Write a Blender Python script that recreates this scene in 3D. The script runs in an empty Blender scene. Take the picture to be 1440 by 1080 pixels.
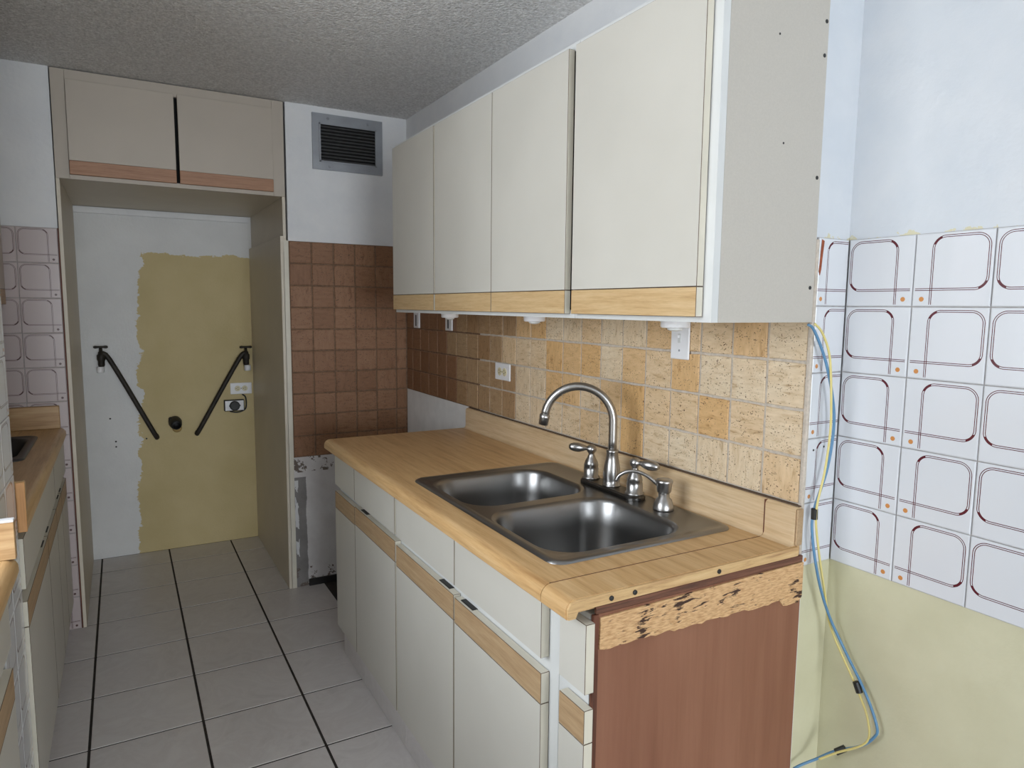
import bpy, bmesh, math, random
from mathutils import Vector, Matrix
from mathutils.geometry import tessellate_polygon
random.seed(7)
scene = bpy.context.scene
C = bpy.context.collection

# ------------------------------------------------------------------ camera
cam_d = bpy.data.cameras.new('camera'); cam = bpy.data.objects.new('camera', cam_d); C.objects.link(cam)
cam_d.sensor_width = 36.0; cam_d.lens = 24.2024; cam_d.clip_start = 0.02
_r = Vector((0.870430568, -0.492189485, 0.010006853)); _u = Vector((0.046238320, 0.101975308, 0.993711756)); _f = Vector((0.490114929, 0.864494388, -0.111520440))
M4 = Matrix.Identity(4)
for i in range(3):
    M4[i][0] = _r[i]; M4[i][1] = _u[i]; M4[i][2] = -_f[i]
M4.translation = Vector((-1.3316, -1.2741, 1.4463))
cam.matrix_world = M4
scene.camera = cam

# ------------------------------------------------------------------ light
vs = scene.view_settings
vs.view_transform = 'Standard'; vs.look = 'None'; vs.gamma = 1.0; vs.use_curve_mapping = False; vs.exposure = 0.78
world = bpy.data.worlds.new('sky'); scene.world = world; world.use_nodes = True
bg = world.node_tree.nodes['Background']; bg.inputs[0].default_value = (0.84, 0.925, 1.0, 1); bg.inputs[1].default_value = 1.0

def area(name, loc, rot, sx, sy, power, col):
    d = bpy.data.lights.new(name, 'AREA'); d.shape = 'RECTANGLE'; d.size = sx; d.size_y = sy; d.energy = power; d.color = col
    o = bpy.data.objects.new(name, d); C.objects.link(o); o.location = loc; o.rotation_euler = rot
    return o
# daylight entering through the window in the left wall, above the near counter
area('window_daylight', (-2.30, -0.22, 1.55), (0, -math.pi/2, 0), 1.0, 1.2, 20, (0.86, 0.93, 1.0))
# added fill lamp outside a made-up glazed door behind the camera
area('rear_fill_light', (-1.05, -6.62, 1.15), (math.pi/2, 0, 0), 2.1, 2.0, 108, (0.87, 0.935, 1.0))

# ------------------------------------------------------------------ helpers
W = {}
def link(o, parent=None, world_loc=Vector((0, 0, 0))):
    C.objects.link(o)
    pw = W[parent.name] if parent else Vector((0, 0, 0))
    o.parent = parent
    o.location = Vector(world_loc) - pw
    W[o.name] = Vector(world_loc)
    return o
def tag(o, label=None, cat=None, group=None, kind=None):
    if label: o['label'] = label
    if cat: o['category'] = cat
    if group: o['group'] = group
    if kind: o['kind'] = kind
    return o
def thing(name, label, cat, loc, group=None):
    o = bpy.data.objects.new(name, None); o.empty_display_size = 0.05
    link(o, None, loc)
    return tag(o, label, cat, group)
def mesh_obj(name, bm, mat, parent=None, smooth=False, keep_origin=None):
    bmesh.ops.recalc_face_normals(bm, faces=bm.faces[:])
    if keep_origin is None:
        xs = [v.co for v in bm.verts]
        c = Vector([(min(v[i] for v in xs) + max(v[i] for v in xs)) / 2 for i in range(3)])
    else: c = Vector(keep_origin)
    for v in bm.verts: v.co -= c
    me = bpy.data.meshes.new(name); bm.to_mesh(me); bm.free()
    for m in (mat if isinstance(mat, (list, tuple)) else [mat]): me.materials.append(m)
    if smooth:
        for p in me.polygons: p.use_smooth = True
    return link(bpy.data.objects.new(name, me), parent, c)
def inst(src, name, parent, loc):
    o = bpy.data.objects.new(name, src.data)
    return link(o, parent, loc)
def bx(bm, x0, x1, y0, y1, z0, z1, bev=0.0, seg=1):
    t = bmesh.new()
    bmesh.ops.create_cube(t, size=1.0)
    for v in t.verts:
        v.co = Vector(((x0 + x1) / 2 + v.co.x * (x1 - x0), (y0 + y1) / 2 + v.co.y * (y1 - y0), (z0 + z1) / 2 + v.co.z * (z1 - z0)))
    if bev: bmesh.ops.bevel(t, geom=t.edges[:], offset=bev, segments=seg, affect='EDGES', profile=0.5)
    tm = bpy.data.meshes.new('t'); t.to_mesh(tm); t.free(); bm.from_mesh(tm); bpy.data.meshes.remove(tm)
    return bm
def box(name, x0, x1, y0, y1, z0, z1, mat, parent=None, bev=0.0, seg=1):
    return mesh_obj(name, bx(bmesh.new(), x0, x1, y0, y1, z0, z1, bev, seg), mat, parent)
def prism(bm, pts, axis, a, b):
    """polygon pts (2-D) extruded along axis between a and b; axis y -> pts are (x,z), x -> (y,z), z -> (x,y)"""
    def P(p, t):
        return Vector((p[0], t, p[1])) if axis == 'y' else Vector((t, p[0], p[1])) if axis == 'x' else Vector((p[0], p[1], t))
    lo = [bm.verts.new(P(p, a)) for p in pts]; hi = [bm.verts.new(P(p, b)) for p in pts]
    n = len(pts)
    for i in range(n): bm.faces.new((lo[i], lo[(i+1) % n], hi[(i+1) % n], hi[i]))
    bm.faces.new(lo); bm.faces.new(hi[::-1])
    return bm
def lathe(bm, prof, base, axis=Vector((0, 0, 1)), n=24):
    """prof = [(radius, height)]"""
    axis = Vector(axis).normalized(); q = Vector((0, 0, 1)).rotation_difference(axis); base = Vector(base)
    rings = []
    for r, h in prof:
        rings.append([bm.verts.new(base + q @ Vector((r * math.cos(2*math.pi*k/n), r * math.sin(2*math.pi*k/n), h))) for k in range(n)])
    for a, b in zip(rings, rings[1:]):
        for k in range(n): bm.faces.new((a[k], a[(k+1) % n], b[(k+1) % n], b[k]))
    bm.faces.new(rings[0][::-1]); bm.faces.new(rings[-1])
    return bm
def tube(bm, pts, rad, n=12):
    pts = [Vector(p) for p in pts]; rings = []; prev = None
    for i, p in enumerate(pts):
        d = (pts[min(i+1, len(pts)-1)] - pts[max(i-1, 0)]).normalized()
        ref = prev if prev else (Vector((0, 0, 1)) if abs(d.z) < 0.9 else Vector((1, 0, 0)))
        a = (ref - d * ref.dot(d)).normalized(); prev = a; b = d.cross(a)
        r = rad[i] if isinstance(rad, (list, tuple)) else rad
        rings.append([bm.verts.new(p + (a*math.cos(2*math.pi*k/n) + b*math.sin(2*math.pi*k/n)) * r) for k in range(n)])
    for a, b in zip(rings, rings[1:]):
        for k in range(n): bm.faces.new((a[k], a[(k+1) % n], b[(k+1) % n], b[k]))
    bm.faces.new(rings[0][::-1]); bm.faces.new(rings[-1])
    return bm
def spline(pts, n=8):
    pts = [Vector(p) for p in pts]; out = []
    for i in range(len(pts) - 1):
        p0, p1, p2, p3 = pts[max(i-1, 0)], pts[i], pts[i+1], pts[min(i+2, len(pts)-1)]
        for k in range(n):
            t = k / n
            out.append(0.5 * ((2*p1) + (p2-p0)*t + (2*p0-5*p1+4*p2-p3)*t*t + (3*p1-p0-3*p2+p3)*t**3))
    out.append(pts[-1]); return out
def smooth_by_angle(o, deg=35):
    me = o.data
    for p in me.polygons: p.use_smooth = True
    bm = bmesh.new(); bm.from_mesh(me)
    for e in bm.edges:
        if len(e.link_faces) == 2 and e.calc_face_angle(0) > math.radians(deg): e.smooth = False
    bm.to_mesh(me); bm.free()
    return o

# ------------------------------------------------------------------ materials
def srgb(r, g, b):
    f = lambda c: (c/255/12.92) if c/255 <= 0.04045 else ((c/255+0.055)/1.055)**2.4
    return (f(r), f(g), f(b), 1)
class S:                                           # socket arithmetic for procedural masks
    nt = None
    def __init__(s, k): s.k = k
    @staticmethod
    def op(o, *a, clamp=False):
        n = S.nt.nodes.new('ShaderNodeMath'); n.operation = o; n.use_clamp = clamp
        for i, v in enumerate(a):
            if isinstance(v, S): S.nt.links.new(v.k, n.inputs[i])
            else: n.inputs[i].default_value = v
        return S(n.outputs[0])
    def __add__(s, o): return S.op('ADD', s, o)
    def __sub__(s, o): return S.op('SUBTRACT', s, o)
    def __mul__(s, o): return S.op('MULTIPLY', s, o)
    def __rsub__(s, o): return S.op('SUBTRACT', o, s)
    def __lt__(s, o): return S.op('LESS_THAN', s, o)
    def __gt__(s, o): return S.op('GREATER_THAN', s, o)
    def abs(s): return S.op('ABSOLUTE', s)
    def max(s, o): return S.op('MAXIMUM', s, o)
    def min(s, o): return S.op('MINIMUM', s, o)
class Mat:
    def __init__(s, name, col=(0.8, 0.8, 0.8, 1), rough=0.5, metal=0.0, spec=0.5):
        s.m = bpy.data.materials.new(name); s.m.use_nodes = True; s.nt = s.m.node_tree; S.nt = s.nt
        s.b = s.nt.nodes['Principled BSDF']
        s.b.inputs['Base Color'].default_value = col; s.b.inputs['Roughness'].default_value = rough
        s.b.inputs['Metallic'].default_value = metal; s.b.inputs['Specular IOR Level'].default_value = spec
    def n(s, t, **kw):
        x = s.nt.nodes.new(t)
        for k, v in kw.items(): setattr(x, k, v)
        return x
    def l(s, a, b): s.nt.links.new(a.k if isinstance(a, S) else a, b)
    def coord(s, kind='Object', scale=(1, 1, 1), rnd=False):
        if kind == 'World': o = s.n('ShaderNodeNewGeometry').outputs['Position']
        else: o = s.n('ShaderNodeTexCoord').outputs[kind]
        if rnd:
            oi = s.n('ShaderNodeObjectInfo'); mu = s.n('ShaderNodeVectorMath', operation='SCALE'); s.l(oi.outputs['Location'], mu.inputs[0]); mu.inputs['Scale'].default_value = 3.7
            ad = s.n('ShaderNodeVectorMath', operation='ADD'); s.l(o, ad.inputs[0]); s.l(mu.outputs[0], ad.inputs[1]); o = ad.outputs[0]
        mp = s.n('ShaderNodeMapping'); mp.inputs['Scale'].default_value = scale; s.l(o, mp.inputs[0])
        return mp.outputs[0]
    def noise(s, vec, scale=5, detail=4, rough=0.5, dist=0.0):
        x = s.n('ShaderNodeTexNoise'); x.inputs['Scale'].default_value = scale; x.inputs['Detail'].default_value = detail
        x.inputs['Roughness'].default_value = rough; x.inputs['Distortion'].default_value = dist
        if vec is not None: s.l(vec, x.inputs['Vector'])
        return x.outputs['Fac']
    def ramp(s, fac, stops):
        x = s.n('ShaderNodeValToRGB'); s.l(fac, x.inputs[0]); e = x.color_ramp.elements
        while len(e) < len(stops): e.new(0.5)
        for q, (p, c) in zip(e, stops): q.position = p; q.color = c if len(c) == 4 else (*c, 1)
        return x.outputs[0]
    def mix(s, fac, a, b, mode='MIX'):
        x = s.n('ShaderNodeMix', data_type='RGBA', blend_type=mode)
        for sock, v in ((x.inputs[0], fac), (x.inputs[6], a), (x.inputs[7], b)):
            if isinstance(v, S): s.l(v.k, sock)
            elif isinstance(v, (tuple, float, int)): sock.default_value = v
            else: s.l(v, sock)
        return x.outputs[2]
    def xyz(s, vec):
        x = s.n('ShaderNodeSeparateXYZ'); s.l(vec, x.inputs[0]); return [S(o) for o in x.outputs]
    def color(s, sock): s.l(sock, s.b.inputs['Base Color'])
    def bump(s, h, strength=0.3, dist=0.01):
        x = s.n('ShaderNodeBump'); x.inputs['Strength'].default_value = strength; x.inputs['Distance'].default_value = dist
        s.l(h, x.inputs['Height']); s.l(x.outputs[0], s.b.inputs['Normal'])
BLK = (0, 0, 0, 1); WHT = (1, 1, 1, 1)
WALLW = srgb(226, 226, 226); YEL = srgb(222, 212, 148)

def flat(name, col, rough=0.5, metal=0.0, nscale=0, amt=0.06):
    m = Mat(name, col, rough, metal)
    if nscale:
        f = m.noise(m.coord(), nscale, 3)
        d = tuple(c * (1 - amt) for c in col[:3]) + (1,); u = tuple(min(1, c * (1 + amt)) for c in col[:3]) + (1,)
        m.color(m.ramp(f, [(0.3, d), (0.7, u)]))
    return m.m

def m_paint():
    m = Mat('white_wall_paint', WALLW, 0.6)
    v = m.coord('World'); f = m.noise(v, 6, 4)
    m.color(m.ramp(f, [(0.3, srgb(221, 222, 224)), (0.7, srgb(231, 231, 231))]))
    m.bump(m.noise(v, 60, 3), 0.12, 0.01); return m.m
PAINT = m_paint()

def m_ceiling():
    m = Mat('popcorn_ceiling', srgb(205, 203, 200), 0.75)
    v = m.coord('World'); a = m.noise(v, 95, 3, 0.6); b = m.noise(v, 38, 2)
    vo = m.n('ShaderNodeTexVoronoi'); vo.inputs['Scale'].default_value = 110; m.l(v, vo.inputs['Vector'])
    h = S(a) + (1.0 - S(vo.outputs['Distance'])) * 0.7 + S(b) * 0.6
    m.color(m.ramp(a, [(0.30, srgb(200, 199, 198)), (0.52, srgb(226, 225, 224)), (0.68, srgb(246, 246, 245))]))
    m.bump(h.k, 0.7, 0.010); return m.m
CEIL = m_ceiling()

def m_floor():
    m = Mat('floor_tile_ceramic', srgb(196, 190, 184), 0.32)
    v = m.coord('Object', rnd=True); f = m.noise(v, 5, 6, 0.6, 1.6); g = m.noise(v, 2.2, 3, 0.5, 0.4)
    c = m.ramp(f, [(0.32, srgb(196, 190, 188)), (0.46, srgb(212, 207, 205)), (0.52, srgb(204, 198, 196)), (0.66, srgb(216, 212, 210))])
    m.color(m.mix(0.35, c, m.ramp(g, [(0.3, srgb(198, 192, 189)), (0.7, srgb(216, 212, 209))]))); return m.m
FLOORT = m_floor()
SUBF = flat('floor_grout', srgb(46, 40, 35), 0.9, 0, 40, 0.4)

def m_trav(name, cream, ochre, dark):
    m = Mat(name, cream, 0.55)
    oi = m.n('ShaderNodeObjectInfo'); R = S(oi.outputs['Random'])
    vh = m.coord('Object', (13, 13, 52), True); vv = m.coord('Object', (52, 52, 13), True)
    n1 = m.noise(vh, 1.6, 5, 0.65, 0.6); n2 = m.noise(vv, 1.6, 5, 0.65, 0.6)
    which = (S.op('FRACT', R * 7.31) > 0.5)
    nn = m.n('ShaderNodeMix', data_type='FLOAT'); m.l(which, nn.inputs[0]); m.l(n1, nn.inputs[2]); m.l(n2, nn.inputs[3])
    tone = S.op('MULTIPLY', S.op('POWER', S.op('FRACT', R * 3.17), 1.6), 0.85)
    base = m.mix(tone, cream, ochre)
    lo = m.noise(m.coord('Object', (1, 1, 1), True), 14, 2)
    base = m.mix(S.op('MULTIPLY', S(lo), 0.38), base, ochre)
    st = m.ramp(nn.outputs[0], [(0.30, (0.62, 0.53, 0.42, 1)), (0.42, (0.90, 0.87, 0.82, 1)), (0.6, (1.0, 1.0, 1.0, 1)), (0.75, (1.08, 1.08, 1.06, 1))])
    col = m.mix(1.0, base, st, 'MULTIPLY')
    pit = m.noise(m.coord('Object', (170, 170, 240), True), 1.2, 2, 0.5)
    pm = m.ramp(pit, [(0.33, WHT), (0.38, BLK)])
    pit2 = m.noise(m.coord('Object', (30, 30, 30), True), 1.0, 2); pm2 = m.ramp(pit2, [(0.40, BLK), (0.52, WHT)])
    pf = m.n('ShaderNodeMath', operation='MULTIPLY'); m.l(pm, pf.inputs[0]); m.l(pm2, pf.inputs[1])
    m.color(m.mix(S(pf.outputs[0]), col, dark))
    h = S(nn.outputs[0]) * 0.5 - S(pf.outputs[0]) * 0.8
    m.bump(h.k, 0.35, 0.004); return m.m
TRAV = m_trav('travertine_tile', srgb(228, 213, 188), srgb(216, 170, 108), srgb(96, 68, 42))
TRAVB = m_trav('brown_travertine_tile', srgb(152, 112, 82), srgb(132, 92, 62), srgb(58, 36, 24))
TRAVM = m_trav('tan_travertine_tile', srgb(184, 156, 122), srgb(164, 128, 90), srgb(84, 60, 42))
GROUT = flat('grout', srgb(194, 183, 170), 0.9, 0, 120, 0.14)
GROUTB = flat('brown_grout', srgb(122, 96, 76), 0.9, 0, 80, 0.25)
GROUTW = flat('white_grout', srgb(168, 164, 162), 0.9, 0, 60, 0.15)

def m_print(name, body, line, dotc, rough):
    m = Mat(name, body, rough)
    uv = m.n('ShaderNodeTexCoord').outputs['UV']; u, v, _ = m.xyz(uv)
    Lx, Rx, By, Ty, r, off, lw = 0.045, 0.765, 0.225, 0.955, 0.17, 0.024, 0.0050
    cx, cy = (Lx+Rx)/2, (By+Ty)/2; hx, hy = (Rx-Lx)/2, (Ty-By)/2
    qx = (u - cx).abs() - (hx - r); qy = (v - cy).abs() - (hy - r)
    ax = qx.max(0.0); ay = qy.max(0.0)
    d = S.op('SQRT', ax*ax + ay*ay) + qx.max(qy).min(0.0) - r
    br = (u > cx) * (v < cy)
    ring = ((d.abs() < lw).max((d + off).abs() < lw)) * (1.0 - br)
    fill = (d < 0.0) * (d > -off) * (qx > 0.055) * (qy > 0.055) * (((u - cx) * (v - cy)) > 0.0)
    vert = (((u - Rx).abs() < lw).max((u - (Rx - off)).abs() < lw)) * (v > 0.03) * (v < cy + 0.01)
    hor = (((v - By).abs() < lw).max((v - (By + off)).abs() < lw)) * (u > cx - 0.01) * (u < 0.965)
    mask = ring.max(fill).max(vert).max(hor)
    du = u - 0.87; dv = v - 0.105
    dot = S.op('SQRT', du*du + dv*dv) < 0.033
    c = m.mix(mask, body, line); c = m.mix(dot, c, dotc)
    m.color(c); return m.m
WTILE = m_print('printed_white_tile', srgb(218, 220, 224), srgb(92, 34, 44), srgb(205, 140, 80), 0.14)
PTILE = m_print('printed_pinkish_tile', srgb(190, 176, 174), srgb(84, 54, 50), srgb(84, 54, 50), 0.3)

def m_lam():
    m = Mat('almond_laminate', srgb(214, 208, 194), 0.38)
    v = m.coord('World'); f = m.noise(v, 3, 3)
    m.color(m.ramp(f, [(0.3, srgb(200, 196, 186)), (0.7, srgb(206, 202, 192))]))
    m.bump(m.noise(v, 420, 2), 0.05, 0.002); return m.m
LAM = m_lam()
LAMD = flat('aged_almond_laminate', srgb(182, 171, 157), 0.45, 0, 5, 0.03)
EDGE = flat('cream_edge_band', srgb(212, 206, 190), 0.45, 0, 9, 0.05)
FRAMEW = flat('white_frame_paint', srgb(214, 215, 213), 0.4, 0, 8, 0.03)
CORE = flat('dark_edge_line', srgb(92, 74, 58), 0.7)
LAMP = flat('beige_niche_panel', srgb(208, 198, 180), 0.45, 0, 5, 0.03)
RAW = flat('beige_side_panel', srgb(190, 184, 174), 0.5, 0, 300, 0.03)

def m_wood(name, light, mid, dark, axis='y', rough=0.35, band=30):
    m = Mat(name, mid, rough)
    k = {'y': (1, 0.06, 1), 'x': (0.06, 1, 1), 'z': (1, 1, 0.06)}[axis]
    v = m.coord('Object', tuple(q * band for q in k), True)
    a = m.noise(v, 2.6, 6, 0.68, 0.15); b = m.noise(m.coord('Object', tuple(q * band * 7 for q in k), True), 1.5, 3, 0.6)
    c = m.ramp(a, [(0.26, dark), (0.48, mid), (0.72, light)])
    c2 = m.ramp(b, [(0.3, (0.82, 0.78, 0.72, 1)), (0.55, (1, 1, 1, 1))])
    m.color(m.mix(0.6, c, c2, 'MULTIPLY')); return m.m
COUNTER = m_wood('maple_laminate_counter', srgb(216, 182, 134), srgb(202, 163, 113), srgb(172, 130, 82), 'y', 0.36, 22)
SPLASH = m_wood('maple_laminate_splash', srgb(222, 198, 164), srgb(212, 184, 146), srgb(190, 158, 118), 'y', 0.34, 22)
BAND = m_wood('oak_pull_strip', srgb(214, 186, 142), srgb(204, 172, 126), srgb(182, 146, 100), 'y', 0.45, 40)
BANDB = m_wood('oak_base_pull_strip', srgb(190, 162, 126), srgb(178, 148, 112), srgb(158, 128, 94), 'y', 0.5, 40)
BANDX = m_wood('oak_orange_pull_strip', srgb(178, 136, 104), srgb(164, 120, 90), srgb(142, 100, 72), 'x', 0.5, 40)
SPLASHX = m_wood('maple_cross_splash', srgb(202, 170, 128), srgb(184, 148, 104), srgb(150, 112, 72), 'x', 0.4, 22)
ORANGE = m_wood('orange_counter_edge', srgb(220, 168, 112), srgb(206, 152, 98), srgb(186, 132, 82), 'z', 0.5, 26)
PLY = m_wood('red_brown_plywood', srgb(150, 104, 82), srgb(138, 92, 70), srgb(126, 80, 60), 'z', 0.5, 4)
DARKW = m_wood('dark_stained_strip', srgb(122, 72, 48), srgb(98, 54, 36), srgb(62, 32, 22), 'z', 0.6, 30)
REDW = m_wood('reddish_underlay', srgb(140, 98, 76), srgb(112, 72, 54), srgb(62, 38, 28), 'x', 0.7, 24)
BARE = m_wood('bare_edge_wood', srgb(226, 196, 148), srgb(208, 172, 122), srgb(150, 104, 68), 'x', 0.6, 26)
def m_chip():
    m = Mat('chipped_particle_board', srgb(214, 168, 112), 0.8)
    tilt = m.coord('Object', (1, 1, 1)); mp = m.n('ShaderNodeMapping'); mp.inputs['Rotation'].default_value = (0, 0.16, 0); mp.inputs['Scale'].default_value = (1, 1, 5.5); m.l(tilt, mp.inputs[0]); v = mp.outputs[0]
    f = m.noise(v, 17, 6, 0.68, 0.3); g = m.noise(m.coord('Object', (1, 1, 1.6)), 9, 3); q = m.noise(v, 60, 3)
    c = m.ramp(q, [(0.3, srgb(190, 144, 98)), (0.62, srgb(224, 184, 136))])
    msk = S(f) * 0.62 + S(g) * 0.55
    c = m.mix(S(m.ramp(msk.k, [(0.510, WHT), (0.53, BLK)])), c, srgb(66, 42, 30))
    f2 = m.noise(v, 40, 4, 0.6); c = m.mix(S(m.ramp(f2, [(0.30, WHT), (0.36, BLK)])), c, srgb(120, 84, 58))
    m.color(c); m.bump(f, 0.6, 0.01); return m.m
CHIP = m_chip()

def m_steel(name, col, rough):
    m = Mat(name, col, rough, 1.0)
    m.bump(m.noise(m.coord('Object', (120, 12, 120)), 3, 2), 0.04, 0.001); return m.m
STEEL = m_steel('brushed_sink_steel', (0.27, 0.265, 0.26, 1), 0.30)
STEELD = m_steel('dark_worn_sink_steel', (0.12, 0.12, 0.12, 1), 0.4)
NICKEL = m_steel('brushed_nickel', (0.42, 0.41, 0.40, 1), 0.29)
DARKST = m_steel('dark_faucet_plate', (0.13, 0.125, 0.12, 1), 0.28)
BLACK = flat('black_rubber', srgb(26, 25, 24), 0.5)
VOID = flat('cavity_shade', srgb(14, 13, 12), 0.9)  # near-black colour painted for the shade inside cabinets and vent
IRON = flat('black_iron_pipe', srgb(44, 39, 33), 0.55, 0.2, 40, 0.3)
WPLAST = flat('white_plastic', srgb(236, 236, 238), 0.28)
CREAMP = flat('cream_plastic', srgb(216, 206, 170), 0.35)
GREYV = flat('grey_vent_paint', srgb(150, 153, 158), 0.42, 0.3, 12, 0.1)
SLATV = flat('grey_vent_slat', srgb(112, 112, 112), 0.45, 0.3)
BLUE = flat('blue_cable_sheath', srgb(92, 136, 172), 0.45)
YELC = flat('yellow_cable_sheath', srgb(216, 200, 128), 0.45)
RUST = flat('rust_stain', srgb(150, 78, 48), 0.8, 0, 60, 0.3)

def m_rightwall():                                 # white paint above the tiles, yellow paint below them
    m = Mat('white_and_yellow_wall', WALLW, 0.55)
    p = m.coord('World'); x, y, z = m.xyz(p)
    n = S(m.noise(p, 9, 4)); n2 = S(m.noise(p, 26, 4, 0.6))
    c = m.mix((z + (n - 0.5) * 0.03) < 0.93, m.ramp(n.k, [(0.3, srgb(206, 211, 217)), (0.7, srgb(215, 218, 222))]), m.ramp(n.k, [(0.3, srgb(203, 199, 168)), (0.7, srgb(210, 206, 176))]))
    edge = ((z - 1.604).abs() < ((n2 - 0.54) * 0.14)) * (z > 1.58)
    c = m.mix(edge, c, srgb(214, 208, 178))
    m.color(c); m.bump(m.noise(p, 45, 4), 0.12, 0.01); return m.m
RWALL = m_rightwall()
def m_niche():                                     # white primer with a large unpainted yellow area
    m = Mat('half_painted_niche_wall', WALLW, 0.7)
    p = m.coord('World'); x, y, z = m.xyz(p)
    n = (S(m.noise(p, 7, 5, 0.6)) - 0.5); nf = (S(m.noise(m.coord('World', (1, 1, 3)), 22, 4, 0.7)) - 0.5)
    xe = x + n * 0.17 + nf * 0.06 - (z - 1.0) * 0.045
    ze = z + n * 0.05 + nf * 0.07
    msk = (xe > -1.255) * (ze < 1.725)
    f = m.noise(p, 4, 4)
    m.color(m.mix(msk, m.ramp(f, [(0.3, srgb(216, 216, 215)), (0.7, srgb(228, 228, 227))]), m.ramp(f, [(0.3, srgb(196, 178, 130)), (0.7, srgb(206, 188, 142))])))
    m.bump(m.noise(p, 90, 3), 0.25, 0.01); return m.m
NICHE = m_niche()
def m_plaster(name, nook):
    m = Mat(name, srgb(190, 184, 182), 0.85)
    p = m.coord('World'); x, y, z = m.xyz(p)
    f = m.noise(p, 7, 5, 0.6); s = m.noise(p, 16, 5, 0.7)
    c = m.ramp(f, [(0.3, srgb(198, 193, 191)), (0.7, srgb(218, 215, 213))])
    if nook:
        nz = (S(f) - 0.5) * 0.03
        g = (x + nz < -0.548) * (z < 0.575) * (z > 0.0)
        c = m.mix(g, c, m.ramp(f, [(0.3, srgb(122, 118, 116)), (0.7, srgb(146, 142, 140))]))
        wn = S(m.noise(m.coord('World', (3, 1, 1)), 9, 3))
        pe = ((x + (wn - 0.5) * 0.035 + 0.596).abs() < 0.0085) * (wn > 0.47) * (z < 0.56) * (z > 0.14)
        c = m.mix(pe, c, srgb(215, 214, 214))
        st = (S(s) - z * 0.10) > 0.53
        c = m.mix(st * (z < 0.1).max(z > 0.60), c, srgb(110, 98, 90))
        wp = z > 0.72
        c = m.mix(wp, c, m.ramp(f, [(0.3, srgb(221, 222, 224)), (0.7, srgb(231, 231, 231))]))
    m.color(c); m.bump(s, 0.25, 0.012); return m.m
NOOK = m_plaster('nook_plaster', True)
PLAST = m_plaster('bare_plaster', False)
PLASTW = flat('whitish_bare_plaster', srgb(232, 229, 226), 0.85, 0, 14, 0.05)

# ================================================================== SETTING
ZC = 2.4064; YF = 2.223; YB = 3.15; YE = -0.27; XW = 0.1143
def struct(o, label, cat):
    return tag(o, label, cat, kind='structure')

# floor: dark bed with separate tiles
floor = struct(box('floor', -2.4, 0.4, -6.5, 3.4, -0.08, -0.0016, SUBF), 'floor bed with dark joints under square pale ceramic tiles', 'floor')
t = 0.3402; fx0 = -1.486; fy0 = 2.2342
cache = {}
for i in range(-3, 5):
    for j in range(-4, 16):
        x0 = fx0 + i*t + 0.0042; x1 = fx0 + (i+1)*t - 0.0042
        y1 = fy0 - j*t - 0.0033; y0 = fy0 - (j+1)*t + 0.0033
        x0 = max(x0, -2.19); x1 = min(x1, 0.10); y1 = min(y1, YB - 0.004)
        if y0 > -0.3 and x0 > -0.47: continue           # bare bed in the nook beside the counter
        if x1 - x0 < 0.03 or y1 - y0 < 0.03: continue
        key = (round(x1-x0, 4), round(y1-y0, 4)); c = Vector(((x0+x1)/2, (y0+y1)/2, -0.004))
        if key in cache: inst(cache[key], 'floor_tile', floor, c)
        else: cache[key] = box('floor_tile', x0, x1, y0, y1, -0.008, 0.0, FLOORT, floor, 0.0012)

ceil = struct(box('ceiling', -2.4, 0.4, -6.5, 3.4, ZC, ZC + 0.1, CEIL), 'rough popcorn textured grey white ceiling', 'ceiling')

# right wall: the chase carrying cabinets
bm = bmesh.new(); bx(bm, 0.006, 0.30, YE + 0.006, 3.4, 0.0, ZC)
wall_right = mesh_obj('wall_right', bm, [PAINT, RWALL, PLAST])
for p in wall_right.data.polygons:
    if p.normal.y < -0.9: p.material_index = 1
struct(wall_right, 'wall behind the sink counter with square travertine tile backsplash', 'wall')
box('bare_plaster_patch', 0.001, 0.008, 1.44, YF, 0.0, 1.001, PLASTW, wall_right)
box('grout_bed', 0.003, 0.010, -0.264, 1.36, 0.99, 1.44, GROUT, wall_right)
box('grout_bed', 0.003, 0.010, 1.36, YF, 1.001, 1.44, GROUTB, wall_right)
s = 0.1091; ty = -0.2623; zg = 1.3287
def trav_mesh(name, w, h, ax, mat, var):
    """square tile with slightly ragged outline; front face towards -x or -y"""
    rnd = random.Random(var); bm = bmesh.new(); g = 0.0034; pts = []
    n = 4
    cor = [(-w/2+g, -h/2+g), (w/2-g, -h/2+g), (w/2-g, h/2-g), (-w/2+g, h/2-g)]
    for k in range(4):
        a = cor[k]; b = cor[(k+1) % 4]
        for q in range(n):
            f = q/n; pts.append((a[0]+(b[0]-a[0])*f + rnd.uniform(-.0011, .0011), a[1]+(b[1]-a[1])*f + rnd.uniform(-.0011, .0011)))
    inner = [(p[0]*0.975, p[1]*0.975) for p in pts]
    dep = [0.007, 0.002, 0.0]
    def V(p, d): return bm.verts.new((d, p[0], p[1]) if ax == 'x' else (p[0], d, p[1]))
    L = [[V(p, dep[0]) for p in pts], [V(p, dep[1]) for p in pts], [V(p, dep[2]) for p in inner]]
    for a, b in zip(L, L[1:]):
        for k in range(len(a)): bm.faces.new((a[k], a[(k+1) % len(a)], b[(k+1) % len(a)], b[k]))
    bm.faces.new(L[2])
    bmesh.ops.recalc_face_normals(bm, faces=bm.faces[:])
    me = bpy.data.meshes.new(name); bm.to_mesh(me); bm.free(); me.materials.append(mat); return me
tm = {k: [trav_mesh('wall_tile', s, s, 'x', mt, v) for v in range(5)] for k, mt in (('a', TRAV), ('m', TRAVM), ('b', TRAVB))}
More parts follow.
